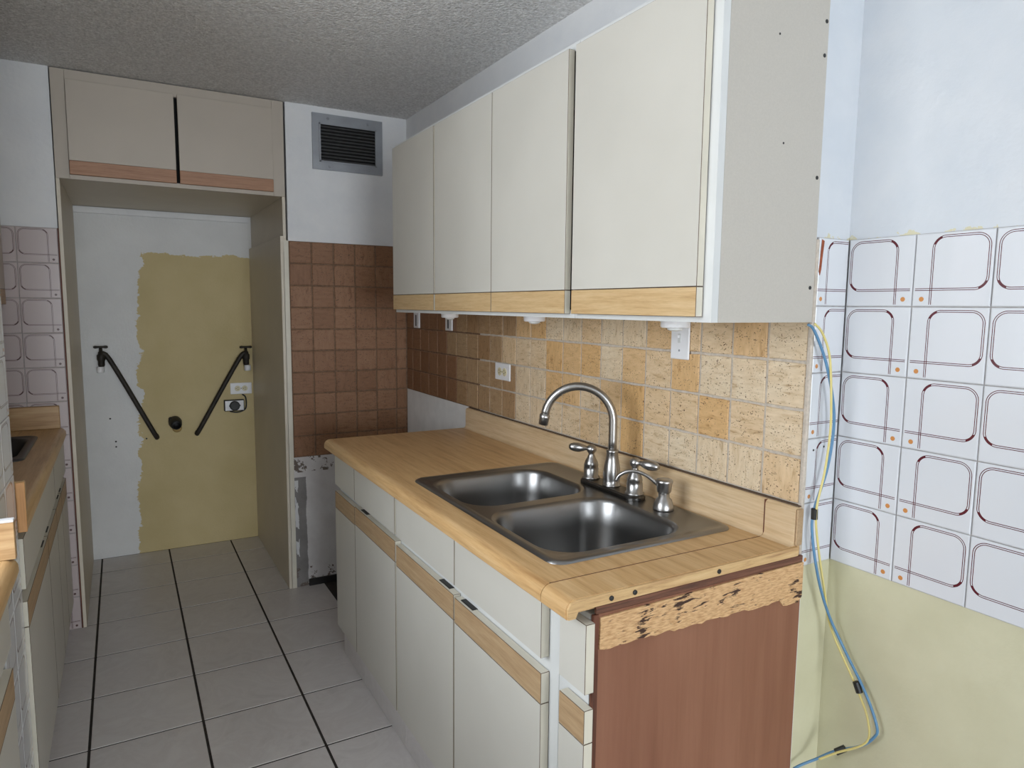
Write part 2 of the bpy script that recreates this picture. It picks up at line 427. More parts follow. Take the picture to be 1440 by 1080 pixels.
for k in range(23):
    for r in range(4):
        yc = ty + (k + 0.5)*s; zc = zg + s/2 - r*s
        w = s
        if yc + s/2 > YF - 0.004: continue
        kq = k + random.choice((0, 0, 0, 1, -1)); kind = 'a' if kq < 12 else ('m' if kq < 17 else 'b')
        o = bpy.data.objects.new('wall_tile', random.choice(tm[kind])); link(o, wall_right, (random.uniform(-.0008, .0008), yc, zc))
yc0 = ty + 22*s                                       # cut tiles in the corner
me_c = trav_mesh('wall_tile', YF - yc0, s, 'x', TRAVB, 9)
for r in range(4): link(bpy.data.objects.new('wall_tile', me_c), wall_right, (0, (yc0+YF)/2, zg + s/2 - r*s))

def print_tile(name, w, h, mat, u0, u1, flip, ax):
    """ceramic tile with printed face; ax 'x' faces -x, 'X' faces +x, 'y' faces -y. UV u runs left to right for the viewer"""
    bm = bmesh.new(); uvl = bm.loops.layers.uv.new('UVMap'); g = 0.0012; e = 0.0022
    lv = [(-w/2+g, -h/2+g), (w/2-g, -h/2+g), (w/2-g, h/2-g), (-w/2+g, h/2-g)]
    iv = [(p[0] - math.copysign(e, p[0]), p[1] - math.copysign(e, p[1])) for p in lv]
    def V(p, d):
        return bm.verts.new((d, -p[0], p[1]) if ax == 'x' else (-d, p[0], p[1]) if ax == 'X' else (p[0], d, p[1]))
    L = [([V(p, 0.007) for p in lv], lv), ([V(p, 0.0015) for p in lv], lv), ([V(p, 0.0) for p in iv], iv)]
    def uv(p):
        q = (p[0] + w/2)/w; q = u0 + (u1-u0)*q
        return (1-q if flip else q, (p[1] + h/2)/h)
    for (a, pa), (b, pb) in zip(L, L[1:]):
        for k in range(4):
            f = bm.faces.new((a[k], a[(k+1) % 4], b[(k+1) % 4], b[k]))
            for lp, pp in zip(f.loops, (pa[k], pa[(k+1) % 4], pb[(k+1) % 4], pb[k])): lp[uvl].uv = uv(pp)
    f = bm.faces.new(L[2][0])
    for lp, pp in zip(f.loops, iv): lp[uvl].uv = uv(pp)
    bmesh.ops.recalc_face_normals(bm, faces=bm.faces[:])
    me = bpy.data.meshes.new(name); bm.to_mesh(me); bm.free(); me.materials.append(mat); return me
PT = 0.1500; ZT = 1.6045
# narrow strip of cut printed tiles on the end of the chase
box('grout_bed', 0.008, XW - 0.001, YE + 0.0035, YE + 0.008, ZT - 5*PT, ZT, GROUTW, wall_right)
me_s = print_tile('wall_tile', XW - 0.010, PT, WTILE, 0.03, 0.74, True, 'y')
for r in range(5): link(bpy.data.objects.new('wall_tile', me_s), wall_right, ((XW + 0.008)/2, YE, ZT - (r+0.5)*PT))
# worn corner of the wall beside the cabinet end
box('corner_bead', -0.001, 0.016, YE - 0.0015, YE + 0.012, 0.0, 0.80, FRAMEW, wall_right, 0.004, 2)
box('corner_edge', -0.0005, 0.009, YE - 0.002, YE + 0.010, 0.86, 1.60, GROUT, wall_right, 0.003, 2)

rnd = random.Random(3)
pts = [(0.0035, 1.530), (0.0070, 1.522), (0.0105, 1.535), (0.0125, 1.56), (0.0165, 1.597), (0.0085, 1.600), (0.0060, 1.57)]
mesh_obj('rust_patch', prism(bmesh.new(), [(p[0] + 0.008, p[1]) for p in pts], 'y', YE - 0.0012, YE + 0.002), RUST, wall_right)['label'] = 'rust coloured chipped patch'
for x, z in ((0.030, 1.128), (0.066, 1.133)):
    mesh_obj('drill_hole', lathe(bmesh.new(), [(0.0026, 0), (0.0026, 0.0006)], (x, YE, z), (0, -1, 0), 8), BLACK, wall_right)

# wall on the right, nearer
wall_right_near = struct(box('wall_right_near', XW + 0.006, 0.30, -6.5, YE + 0.006, 0.0, ZC, RWALL), 'white upper and yellow lower wall with printed square tiles', 'wall')
box('grout_bed', XW + 0.0035, XW + 0.009, YE - 8*0.152, YE + 0.004, ZT - 5*PT, ZT, GROUTW, wall_right_near)
ma = print_tile('wall_tile', 0.152, PT, WTILE, 0, 1, False, 'x'); mb = print_tile('wall_tile', 0.152, PT, WTILE, 0, 1, True, 'x')
for k in range(8):
    for r in range(5):
        link(bpy.data.objects.new('wall_tile', mb if k % 2 else ma), wall_right_near, (XW + random.uniform(-.0004, .0004), YE + 0.0015 - (k+0.5)*0.152, ZT - (r+0.5)*PT))

# back wall of the nook (right of the fridge niche)
wall_back = struct(box('wall_back', -0.606, 0.006, YF + 0.006, YB + 0.25, 0.0, ZC, NOOK), 'short far wall with brown travertine tiles and a grey vent', 'wall')
ZT2 = 1.7545; ps = 0.1075
box('grout_bed', -0.606, 0.004, YF + 0.003, YF + 0.010, ZT2 - 10*ps, ZT2, GROUTB, wall_back)
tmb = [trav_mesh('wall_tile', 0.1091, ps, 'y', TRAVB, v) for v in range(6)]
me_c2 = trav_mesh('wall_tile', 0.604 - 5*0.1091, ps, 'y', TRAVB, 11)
for k in range(6):
    for r in range(10):
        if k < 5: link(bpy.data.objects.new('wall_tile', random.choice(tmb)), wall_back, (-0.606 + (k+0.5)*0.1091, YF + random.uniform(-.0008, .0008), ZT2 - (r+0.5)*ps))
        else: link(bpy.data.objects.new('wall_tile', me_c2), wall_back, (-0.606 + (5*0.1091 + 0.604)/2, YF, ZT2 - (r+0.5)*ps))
box('baseboard_gap_dark', -0.545, 0.0, YF - 0.008, YF + 0.008, -0.006, 0.034, BLACK, wall_back, 0.003)  # black strip painted for the dark of the gap at the wall foot

wall_back_niche = struct(box('wall_back_niche', -1.56, -0.606, YB, YB + 0.25, 0.0, ZC, NICHE), 'niche back wall half painted white with a bare yellow area', 'wall')
for x, z in ((-1.388, 0.668), (-1.388, 0.638), (-1.235, 0.672), (-1.41, 0.80)):
    mesh_obj('drill_hole', lathe(bmesh.new(), [(0.005, 0), (0.005, 0.0008)], (x, YB, z), (0, -1, 0), 8), BLACK, wall_back_niche)
wall_far_left = struct(box('wall_far_left', -2.20, -1.545, YF + 0.006, YB + 0.25, 0.0, ZC, PAINT), 'white far wall left of the niche with printed pinkish tiles', 'wall')
pr = ZT2/12
box('grout_bed', -2.20, -1.546, YF + 0.003, YF + 0.009, 0.0, ZT2, GROUTW, wall_far_left)
pa = print_tile('wall_tile', 0.146, pr, PTILE, 0, 1, False, 'y'); pb = print_tile('wall_tile', 0.146, pr, PTILE, 0, 1, True, 'y')
for k in range(4):
    for r in range(12):
        if k > 0 and r > 5: continue
        link(bpy.data.objects.new('wall_tile', pb if k % 2 else pa), wall_far_left, (-1.5465 - (k+0.5)*0.146, YF, ZT2 - (r+0.5)*pr))
box('brown_corner_edge', -1.5465, -1.541, YF - 0.003, YF + 0.006, 0.0, ZT2, DARKW, wall_far_left, 0.001)

# unseen room end behind the camera, glazed opening added for the fill lamp
bm = bmesh.new(); bx(bm, -2.34, -2.15, -6.62, -6.5, 0, ZC); bx(bm, 0.05, 0.30, -6.62, -6.5, 0, ZC); bx(bm, -2.15, 0.05, -6.62, -6.5, 2.2, ZC); bx(bm, -2.15, 0.05, -6.62, -6.5, 0, 0.1)
struct(mesh_obj('wall_front', bm, PAINT), 'white end wall with an opening for the added fill light', 'wall')
# left wall with the window that lights the room
bm = bmesh.new()
wy0, wy1, wz0, wz1 = -0.82, 0.38, 1.04, 2.06
bx(bm, -2.34, -2.20, -6.5, wy0, 0, ZC); bx(bm, -2.34, -2.20, wy1, YB + 0.25, 0, ZC)
bx(bm, -2.34, -2.20, wy0, wy1, 0, wz0); bx(bm, -2.34, -2.20, wy0, wy1, wz1, ZC)
wall_left = struct(mesh_obj('wall_left', bm, PAINT), 'white left wall behind the counters with the window opening', 'wall')
win = bpy.data.objects.new('window_1', None); link(win, None, (-2.27, (wy0+wy1)/2, wz0)); struct(win, 'white framed window in the left wall above the near counter', 'window')
bm = bmesh.new()
for a in ((wy0, wy0+.04, wz0, wz1), (wy1-.04, wy1, wz0, wz1), (wy0, wy1, wz0, wz0+.04), (wy0, wy1, wz1-.04, wz1), ((wy0+wy1)/2-.02, (wy0+wy1)/2+.02, wz0, wz1)):
    bx(bm, -2.26, -2.22, *a)
mesh_obj('window_frame', bm, WPLAST, win)
gm = Mat('window_glass', (1, 1, 1, 1), 0.0); tr = gm.n('ShaderNodeBsdfTransparent'); gl = gm.n('ShaderNodeBsdfGlossy'); gl.inputs['Roughness'].default_value = 0.02
mx = gm.n('ShaderNodeMixShader'); mx.inputs[0].default_value = 0.05; gm.l(tr.outputs[0], mx.inputs[1]); gm.l(gl.outputs[0], mx.inputs[2]); gm.l(mx.outputs[0], gm.nt.nodes['Material Output'].inputs[0])
for a, b in ((wy0+.04, (wy0+wy1)/2-.02), ((wy0+wy1)/2+.02, wy1-.04)): box('pane', -2.243, -2.238, a, b, wz0+.04, wz1-.04, gm.m, win)

fill_win = bpy.data.objects.new('added_fill_window', None); link(fill_win, None, (-1.05, -6.56, 0.1)); struct(fill_win, 'white framed glazed door added at the room end for fill light', 'window')
bm = bmesh.new()
for a in ((-2.15, -2.10, 0.1, 2.2), (0.0, 0.05, 0.1, 2.2), (-1.075, -1.025, 0.1, 2.2), (-2.15, 0.05, 0.1, 0.15), (-2.15, 0.05, 2.15, 2.2)): bx(bm, a[0], a[1], -6.58, -6.54, a[2], a[3])
mesh_obj('window_frame', bm, WPLAST, fill_win)
for a, b in ((-2.10, -1.075), (-1.025, 0.0)): box('pane', a, b, -6.562, -6.557, 0.15, 2.15, gm.m, fill_win)

# tiled wall stub between the two left counters
XC = -1.580
stub = struct(box('wall_left_stub', -2.20, XC - 0.006, 0.476, 0.774, 0.0, ZC, PAINT), 'narrow tiled wall stub between the two left counters', 'wall')
box('grout_bed', -2.19, XC - 0.0035, 0.473, 0.777, 0.0, ZT2, GROUTW, stub)
sa = print_tile('wall_tile', 0.152, pr, WTILE, 0, 1, False, 'X'); sb = print_tile('wall_tile', 0.152, pr, WTILE, 0, 1, True, 'X')
for k in range(2):
    for r in range(12): link(bpy.data.objects.new('wall_tile', sb if k else sa), stub, (XC, 0.78 - (k+0.5)*0.152, ZT2 - (r+0.5)*pr))
for k in range(3):
    for r in range(12): link(bpy.data.objects.new('wall_tile', pb if k % 2 else pa), stub, (XC - 0.004 - (k+0.5)*0.146, 0.47, ZT2 - (r+0.5)*pr))

# ================================================================== RIGHT BASE CABINETS AND COUNTER
XB = -0.585; XD = -0.607                              # box face, door face
TOE = m_floor(); TOE.name = 'toe_kick_tile'
def edge_mats(o):
    for p in o.data.polygons:
        n = p.normal
        if abs(n.y) > 0.9 or abs(n.z) > 0.9: p.material_index = 1
        elif abs(n.x) < 0.9: p.material_index = 2
def front(name, parent, y0, y1, z0, z1, band=None, bandmat=BANDB, x0=XB - 0.001, x1=XD, pull=None, bandtop=True, sgn=1, lam=LAM):
    """slab door or drawer front facing -x (sgn 1) or +x (sgn -1), optional wooden pull strip"""
    bw = 0.068
    a, b = min(x0, x1), max(x0, x1)
    zz0, zz1 = z0, z1
    if band: zz0, zz1 = (z0, z1 - bw) if bandtop else (z0 + bw*0.9, z1)
    bmx = bx(bmesh.new(), a, b, y0, y1, zz0, zz1, 0.0010)
    o = mesh_obj(name, bmx, [lam, EDGE, CORE], parent)
    edge_mats(o)
    if band:
        s0, s1 = (z1 - bw + 0.0006, z1) if bandtop else (z0, z0 + bw*0.9 - 0.0006)
        f = mesh_obj('pull_strip', bx(bmesh.new(), a, b, y0, y1, s0, s1, 0.0010), [bandmat, EDGE, CORE], o)
        edge_mats(f)
        f['label'] = 'oak pull strip along the ' + ('top' if bandtop else 'bottom') + ' edge'
        if pull:
            pa_, pb_ = pull
            box('finger_notch', a + 0.007, b + 0.002 if sgn > 0 else b - 0.006, pa_, pb_, z1 - 0.0045, z1 + 0.0012, BLACK, o, 0.0008)
    # hairline dark joint of the edge banding
    return o
def base_unit(label, y0, y1, fronts, group, extra=None):
    u = thing('base_cabinet', label, 'cabinet', (XB/2, (y0+y1)/2, 0), group)
    e = 0.0006
    y0 += e; y1 -= e
    box('side_panel', XB + 0.02, -0.004, y0, y0 + 0.014, 0.0, 0.870, RAW, u); box('side_panel', XB + 0.02, -0.004, y1 - 0.014, y1, 0.0, 0.870, RAW, u)
    box('bottom_shelf', XB + 0.02, -0.004, y0 + 0.0145, y1 - 0.0145, 0.12, 0.135, RAW, u)
    bm = bmesh.new(); bx(bm, XB, XB + 0.0195, y0, y0 + 0.06, 0.125, 0.870); bx(bm, XB, XB + 0.0195, y1 - 0.03, y1, 0.125, 0.870)
    bx(bm, XB, XB + 0.0195, y0 + 0.06, y1 - 0.03, 0.125, 0.16); bx(bm, XB, XB + 0.0195, y0 + 0.06, y1 - 0.03, 0.655, 0.750); bx(bm, XB, XB + 0.0195, y0 + 0.06, y1 - 0.03, 0.84, 0.870)
    mesh_obj('face_frame', bm, FRAMEW, u)
    box('toe_kick', XB + 0.005, XB + 0.019, y0, y1, 0.001, 0.1245, TOE, u, 0.001)
    for kind, a, b, z0, z1, pull in fronts:
        if kind == 'd': front('drawer_front', u, a, b, z0, z1)
        else: front('door', u, a, b, z0, z1, True, BANDB, pull=pull)
    return u
G1 = 'base cabinets under the sink counter'
base_unit('narrow almond base cabinet at the far end of the sink counter', 1.178, 1.452, [('d', 1.184, 1.450, 0.725, 0.862, None), ('o', 1.184, 1.450, 0.13, 0.698, None)], G1)
base_unit('almond base cabinet with one drawer between narrow unit and sink base', 0.735, 1.178, [('d', 0.752, 1.180, 0.722, 0.864, None), ('o', 0.748, 1.180, 0.13, 0.702, (1.06, 1.13))], G1)
base_unit('wide almond sink base cabinet with two doors and two false fronts', -0.165, 0.735, [('d', 0.300, 0.738, 0.722, 0.862, None), ('d', -0.128, 0.296, 0.722, 0.862, None), ('o', 0.304, 0.738, 0.13, 0.694, (0.345, 0.415)), ('o', -0.130, 0.298, 0.13, 0.690, (0.205, 0.275))], G1)
u = base_unit('very narrow almond base cabinet ending in a bare red brown plywood side', -0.268, -0.165, [('d', -0.284, -0.196, 0.722, 0.860, None), ('o', -0.284, -0.198, 0.13, 0.690, None)], G1)
# stripped end panel
ypl = YE - 0.003
pl = box('end_panel', XB + 0.012, 0.004, ypl - 0.004, ypl + 0.0022, 0.0, 0.872, PLY, u); pl['label'] = 'red brown plywood end sheet'
pl2 = box('end_edge_strip', XB - 0.001, XB + 0.0118, ypl - 0.006, ypl + 0.0022, 0.0, 0.872, DARKW, u, 0.001); pl2['label'] = 'dark splintered front edge strip'
rnd = random.Random(4)
top = [(XB + 0.014, 0.866), (0.004, 0.872)]
n = 46; bot = []
for k in range(n + 1):
    f = k/n; bot.append((0.004 + (XB + 0.012)*f - 0.004*f, 0.792 + 0.010*f + rnd.uniform(-.003, .003) - (0.012 if 0.02 < f < 0.12 else 0)))
bm = prism(bmesh.new(), top + [(p[0], p[1]) for p in bot], 'y', ypl - 0.0085, ypl - 0.0041)
cb = mesh_obj('bare_board', bm, CHIP, u); cb['label'] = 'chipped bare particle board strip with glue stains'

# countertop
ct = thing('countertop', 'butcher block laminate countertop with rounded edge around the steel sink', 'countertop', (-0.32, 0.6, 0.872))
XN = -0.646
def nose(z0=0.8725, z1=0.91, xb=-0.575, sg=1, xn=XN):
    r = 0.024; pts = [(xb, z0 + 0.01), (xn + sg*0.022, z0 + 0.01), (xn + sg*0.020, z0), (xn + sg*0.004, z0), (xn, z0 + 0.004)]
    for k in range(9):
        a = math.pi - (math.pi/2)*k/8
        pts.append((xn + sg*r + sg*r*math.cos(a), z1 - r + r*math.sin(a)))
    pts.append((xb, z1)); return pts
sx0, sx1, sy0, sy1 = -0.555, -0.065, -0.105, 0.672
YS = -0.186
bm = bmesh.new()
prism(bm, nose(xb=sx0), 'y', YS + 0.0008, 1.458)
bx(bm, sx1, -0.001, YS + 0.0008, 1.458, 0.8725, 0.91); bx(bm, sx0, sx1, sy1, 1.458, 0.8725, 0.91); bx(bm, sx0, sx1, YS + 0.0008, sy0, 0.8725, 0.91)
smooth_by_angle(mesh_obj('worktop', bm, COUNTER, ct))
bm = bmesh.new(); prism(bm, nose(xb=-0.001), 'y', YE - 0.001, YS - 0.0008)
smooth_by_angle(mesh_obj('end_worktop', bm, COUNTER, ct))
box('seam', XN + 0.02, -0.02, YS - 0.0012, YS + 0.0012, 0.88, 0.9103, DARKW, ct)
def splash_prof():
    pts = [(-0.001, 0.9102), (-0.034, 0.9102)]
    for k in range(6):
        a = -math.pi/2 + (math.pi/2)*k/5
        pts.append((-0.034 + 0.013*math.cos(a), 0.9235 + 0.013*math.sin(a)))
    pts.append((-0.021, 0.988))
    for k in range(1, 6):
        a = math.pi - (math.pi/2)*k/5
        pts.append((-0.010 + 0.011*math.cos(a), 0.988 + 0.011*math.sin(a)))
    pts.append((-0.001, 0.999)); return pts
smooth_by_angle(mesh_obj('backsplash', prism(bmesh.new(), splash_prof(), 'y', YS + 0.0008, 1.452), SPLASH, ct))
box('splash_seam', -0.0222, -0.002, YS - 0.0012, YS + 0.0012, 0.912, 0.9985, DARKW, ct)
box('caulk_line', -0.008, 0.003, YE, 1.452, 0.9992, 1.0018, CORE, ct)
smooth_by_angle(mesh_obj('end_backsplash', prism(bmesh.new(), splash_prof(), 'y', YE - 0.001, YS - 0.0008), SPLASH, ct))
b_ = mesh_obj('end_strip', prism(bmesh.new(), [(XN + 0.004, 0.8745), (XN + 0.020, 0.8745), (XN + 0.026, 0.888), (-0.012, 0.888), (-0.012, 0.9088), (XN + 0.022, 0.9088), (XN + 0.009, 0.904), (XN + 0.003, 0.894)], 'y', YE - 0.0075, YE - 0.0012), BARE, ct); b_['label'] = 'raw wood edge strip with screw holes'
b_ = box('underlay', XN + 0.066, 0.003, YE - 0.0095, YE - 0.0012, 0.8735, 0.8875, REDW, ct, 0.001); b_['label'] = 'reddish underlay strip'
box('splash_end_core', -0.019, 0.002, YE - 0.006, YE - 0.0012, 0.9105, 0.996, BANDB, ct, 0.002)
for x in (-0.545, -0.488, -0.262):
    mesh_obj('screw', lathe(bmesh.new(), [(0.0052, 0), (0.0052, 0.002), (0.002, 0.003)], (x, YE - 0.0075, 0.898), (0, -1, 0), 10), BLACK, ct)

# ------------------------------------------------------------------ sink
def rrect(x0, x1, y0, y1, r, n=6):
    pts = []
    for cx, cy, a0 in ((x1-r, y1-r, 0), (x0+r, y1-r, 90), (x0+r, y0+r, 180), (x1-r, y0+r, 270)):
        for k in range(n+1):
            a = math.radians(a0 + 90*k/n); pts.append((cx + r*math.cos(a), cy + r*math.sin(a)))
    return pts
def loops(bm, L):
    V = [[bm.verts.new((p[0], p[1], z)) for p in pts] for pts, z in L]
    for a, b in zip(V, V[1:]):
        for k in range(len(a)): bm.faces.new((a[k], a[(k+1) % len(a)], b[(k+1) % len(a)], b[k]))
    return V
def bowl(name, x0, x1, y0, y1, ztop, zbot, parent, mat, r=0.088):
    L = []; dz = ztop - zbot
    for ins, z in ((-0.006, ztop), (-0.001, ztop - 0.0015), (0.003, ztop - 0.005), (0.006, ztop - 0.012), (0.012, ztop - dz*0.4), (0.020, ztop - dz*0.75), (0.028, zbot + 0.022), (0.038, zbot + 0.010), (0.056, zbot + 0.003), (0.085, zbot)):
        L.append((rrect(x0+ins, x1-ins, y0+ins, y1-ins, max(0.03, r - ins*0.35) if ins > -0.006 else r + 0.002, 8), z))
    bm = bmesh.new(); V = loops(bm, L)
    c = bm.verts.new(((x0+x1)/2, (y0+y1)/2, zbot - 0.003))
    for k in range(len(V[-1])): bm.faces.new((V[-1][k], V[-1][(k+1) % len(V[-1])], c))
    o = mesh_obj(name, bm, mat, parent, True)
    mesh_obj('drain', lathe(bmesh.new(), [(0.042, 0), (0.042, 0.003), (0.034, 0.0045), (0.030, 0.001)], ((x0+x1)/2, (y0+y1)/2, zbot - 0.0015)), NICKEL, o, True)
    return o
RB = 0.088
def make_sink(label, loc, ox, oy, bowls, ztop, depth, mat, group=None):
    sk = thing('kitchen_sink', label, 'sink', loc, group)
    bm = bmesh.new(); zt = ztop + 0.0065
    R = 0.035
    L = []
    for ins, z in ((0.0, ztop + 0.0004), (0.0015, ztop + 0.004), (0.006, zt), (0.016, zt), (0.021, zt - 0.0025)):
        L.append((rrect(ox[0]+ins, ox[1]-ins, oy[0]+ins, oy[1]-ins, R - ins*0.4, 6), z))
    V = loops(bm, L); zd = zt - 0.0025
    outer = [Vector((v.co.x, v.co.y, 0)) for v in V[-1]]; holes = []; hv = []
    for (x0, x1, y0, y1) in bowls:
        pts = rrect(x0-0.006, x1+0.006, y0-0.006, y1+0.006, RB + 0.002, 8)[::-1]
        hv.append([bm.verts.new((p[0], p[1], zd)) for p in pts]); holes.append([Vector((p[0], p[1], 0)) for p in pts])
    allv = V[-1] + [v for h in hv for v in h]
    for tri in tessellate_polygon([outer] + holes):
        try: bm.faces.new([allv[i] for i in tri])
        except ValueError: pass
    o = smooth_by_angle(mesh_obj('rim', bm, mat, sk), 40)
    for b in bowls: bowl('bowl', *b, zd, ztop - depth, sk, mat)
    return sk
make_sink('double bowl stainless steel sink set into the butcher block counter', (-0.31, 0.28, 0.91), (-0.572, -0.046), (-0.122, 0.690),
          [(-0.540, -0.152, 0.318, 0.648), (-0.542, -0.152, -0.080, 0.268)], 0.91, 0.185, STEEL)

# ------------------------------------------------------------------ faucet
fc = thing('kitchen_faucet', 'brushed nickel gooseneck faucet with two lever handles on the sink', 'faucet', (-0.100, 0.30, 0.9145))
FX, FY, FZ = -0.100, 0.300, 0.9145
bm = bmesh.new(); P0 = rrect(FX-0.030, FX+0.030, FY-0.135, FY+0.135, 0.03, 6)
V = loops(bm, [([(p[0], p[1]) for p in P0], FZ + 0.0002), (P0, FZ + 0.008), ([(FX + (p[0]-FX)*0.86, FY + (p[1]-FY)*0.96) for p in P0], FZ + 0.013)])
bm.faces.new(V[-1]); bm.faces.new(V[0][::-1])
smooth_by_angle(mesh_obj('base_plate', bm, DARKST, fc))['label'] = 'dark oval base plate'
zb = FZ + 0.0132
mesh_obj('spout_body', lathe(bmesh.new(), [(0.026, 0), (0.026, 0.004), (0.0235, 0.006), (0.0245, 0.02), (0.0255, 0.035), (0.0235, 0.055), (0.019, 0.078), (0.0165, 0.098), (0.0178, 0.101), (0.0178, 0.106), (0.013, 0.108)], (FX, FY, zb)), NICKEL, fc, True)
th = math.radians(38); dv = Vector((-math.cos(th), math.sin(th), 0)); Rr = 0.100; zt_ = 1.118
pts = [(FX, FY, zb + 0.10), (FX, FY, 1.06), (FX, FY, 1.09)]
for k in range(0, 21):
    a = math.pi * k/20 * 0.97
    pts.append(Vector((FX, FY, zt_)) + dv*(Rr - Rr*math.cos(a)) + Vector((0, 0, Rr*math.sin(a))))
sp = mesh_obj('spout', tube(bmesh.new(), pts, 0.0122, 16), NICKEL, fc, True)
e = Vector(pts[-1]); d_ = (e - Vector(pts[-2])).normalized()
mesh_obj('aerator', lathe(bmesh.new(), [(0.0125, -0.006), (0.0155, -0.004), (0.0155, 0.006), (0.0145, 0.008), (0.0140, 0.026), (0.011, 0.027)], e, d_), NICKEL, sp, True)
for yy, ang, tilt in ((FY + 0.102, 152, 0.10), (FY - 0.104, -60, -0.10)):
    hb = mesh_obj('handle', lathe(bmesh.new(), [(0.0265, 0), (0.0265, 0.005), (0.0225, 0.007), (0.0225, 0.03), (0.0205, 0.038), (0.0225, 0.040), (0.019, 0.052), (0.0125, 0.064), (0.0085, 0.074), (0.0095, 0.078), (0.0145, 0.084), (0.0155, 0.091), (0.0125, 0.099), (0.006, 0.103)], (FX, yy, zb)), NICKEL, fc, True)
    a = math.radians(ang); d = Vector((math.cos(a), math.sin(a), tilt)); p0 = Vector((FX, yy, zb + 0.091)); 
    mesh_obj('lever', tube(bmesh.new(), [p0 + d*q for q in (0.010, 0.018, 0.026, 0.040, 0.054, 0.064, 0.069)], [0.0065, 0.007, 0.011, 0.0145, 0.0135, 0.010, 0.005], 14), NICKEL, hb, True)
sd = thing('soap_dispenser', 'short nickel soap dispenser with curved nozzle beside the faucet', 'soap dispenser', (-0.098, 0.075, 0.9145))
SX, SY = -0.098, 0.078
mesh_obj('base', lathe(bmesh.new(), [(0.0275, 0.0002), (0.0275, 0.004), (0.026, 0.012), (0.021, 0.028), (0.015, 0.033), (0.0145, 0.046)], (SX, SY, FZ)), NICKEL, sd, True)
mesh_obj('pump_head', lathe(bmesh.new(), [(0.0165, 0.0462), (0.019, 0.050), (0.0205, 0.068), (0.0225, 0.074), (0.0225, 0.079), (0.019, 0.082), (0.006, 0.083)], (SX, SY, FZ)), NICKEL, sd, True)
nz = [(SX - 0.012, SY + 0.012, FZ + 0.066), (SX - 0.03, SY + 0.03, FZ + 0.086), (SX - 0.05, SY + 0.05, FZ + 0.097), (SX - 0.07, SY + 0.07, FZ + 0.095), (SX - 0.084, SY + 0.084, FZ + 0.083), (SX - 0.09, SY + 0.09, FZ + 0.068)]
mesh_obj('nozzle', tube(bmesh.new(), spline(nz, 4), 0.0052, 10), NICKEL, sd, True)

# ================================================================== RIGHT UPPER CABINETS
XU = -0.307; XUD = -0.327; UB = 1.4185; UT = 2.106
def upper_unit(label, y0, y1, doors, end=False):
    u = thing('upper_cabinet', label, 'cabinet', (XU/2, (y0+y1)/2, UB), 'upper cabinets above the sink counter')
    y0 += 0.0005; y1 -= 0.0005
    a = y0 + 0.016
    sp_ = box('side_panel', XU + 0.0185, -0.001, y0, a, UB, UT, RAW, u); box('side_panel', XU + 0.0185, -0.001, y1 - 0.016, y1, UB, UT, RAW, u)
    box('bottom_panel', XU + 0.0185, -0.001, a, y1 - 0.016, UB + 0.004, UB + 0.02, FRAMEW, u); box('top_panel', XU + 0.0185, -0.001, a, y1 - 0.016, UT - 0.016, UT, RAW, u)
    box('back_panel', -0.008, -0.002, a + 0.0003, y1 - 0.0163, UB + 0.0205, UT - 0.0165, VOID, u)
    bm = bmesh.new(); e0 = 0.036 if end else 0.012
    bx(bm, XU, XU + 0.018, y0, y0 + e0, UB, UT); bx(bm, XU, XU + 0.018, y1 - 0.012, y1, UB, UT)
    bx(bm, XU, XU + 0.018, y0 + e0, y1 - 0.012, UB, UB + 0.02); bx(bm, XU, XU + 0.018, y0 + e0, y1 - 0.012, UT - 0.02, UT)
    mesh_obj('face_frame', bm, FRAMEW, u)
    if end: box('gap_shadow_strip', XU - 0.0008, XU - 0.0001, y1 - 0.009, y1, UB + 0.012, UT - 0.02, BLACK, u)
    for (c, d, dx) in doors: front('door', u, c, d, 1.4295, 2.088, True, BAND, x0=XU - 0.0015, x1=XUD - dx, bandtop=False)
    if end:
        sp_['label'] = 'plain beige end panel with screw heads'
        for x, z in ((-0.009, 2.05), (-0.010, 1.981), (-0.012, 1.729), (-0.014, 1.494)):
            mesh_obj('screw', lathe(bmesh.new(), [(0.0042, 0), (0.0042, 0.001), (0.002, 0.0022)], (x, y0, z), (0, -1, 0), 10), BLACK, u)
        for x, z in ((-0.150, 1.998), (-0.123, 1.788)):
            mesh_obj('screw_hole', lathe(bmesh.new(), [(0.0024, 0), (0.0024, 0.0006)], (x, y0, z), (0, -1, 0), 8), BLACK, u)
    return u
upper_unit('single door almond upper cabinet nearest the brown tiled far wall', 1.086, 1.540, [(1.089, 1.520, 0.0)])
upper_unit('two door almond upper cabinet between the single door units', 0.206, 1.086, [(0.6375, 1.078, 0.0), (0.226, 0.6355, 0.0)])
upper_unit('single door almond upper cabinet with exposed beige end panel', YE, 0.206, [(-0.246, 0.196, 0.0)], True)

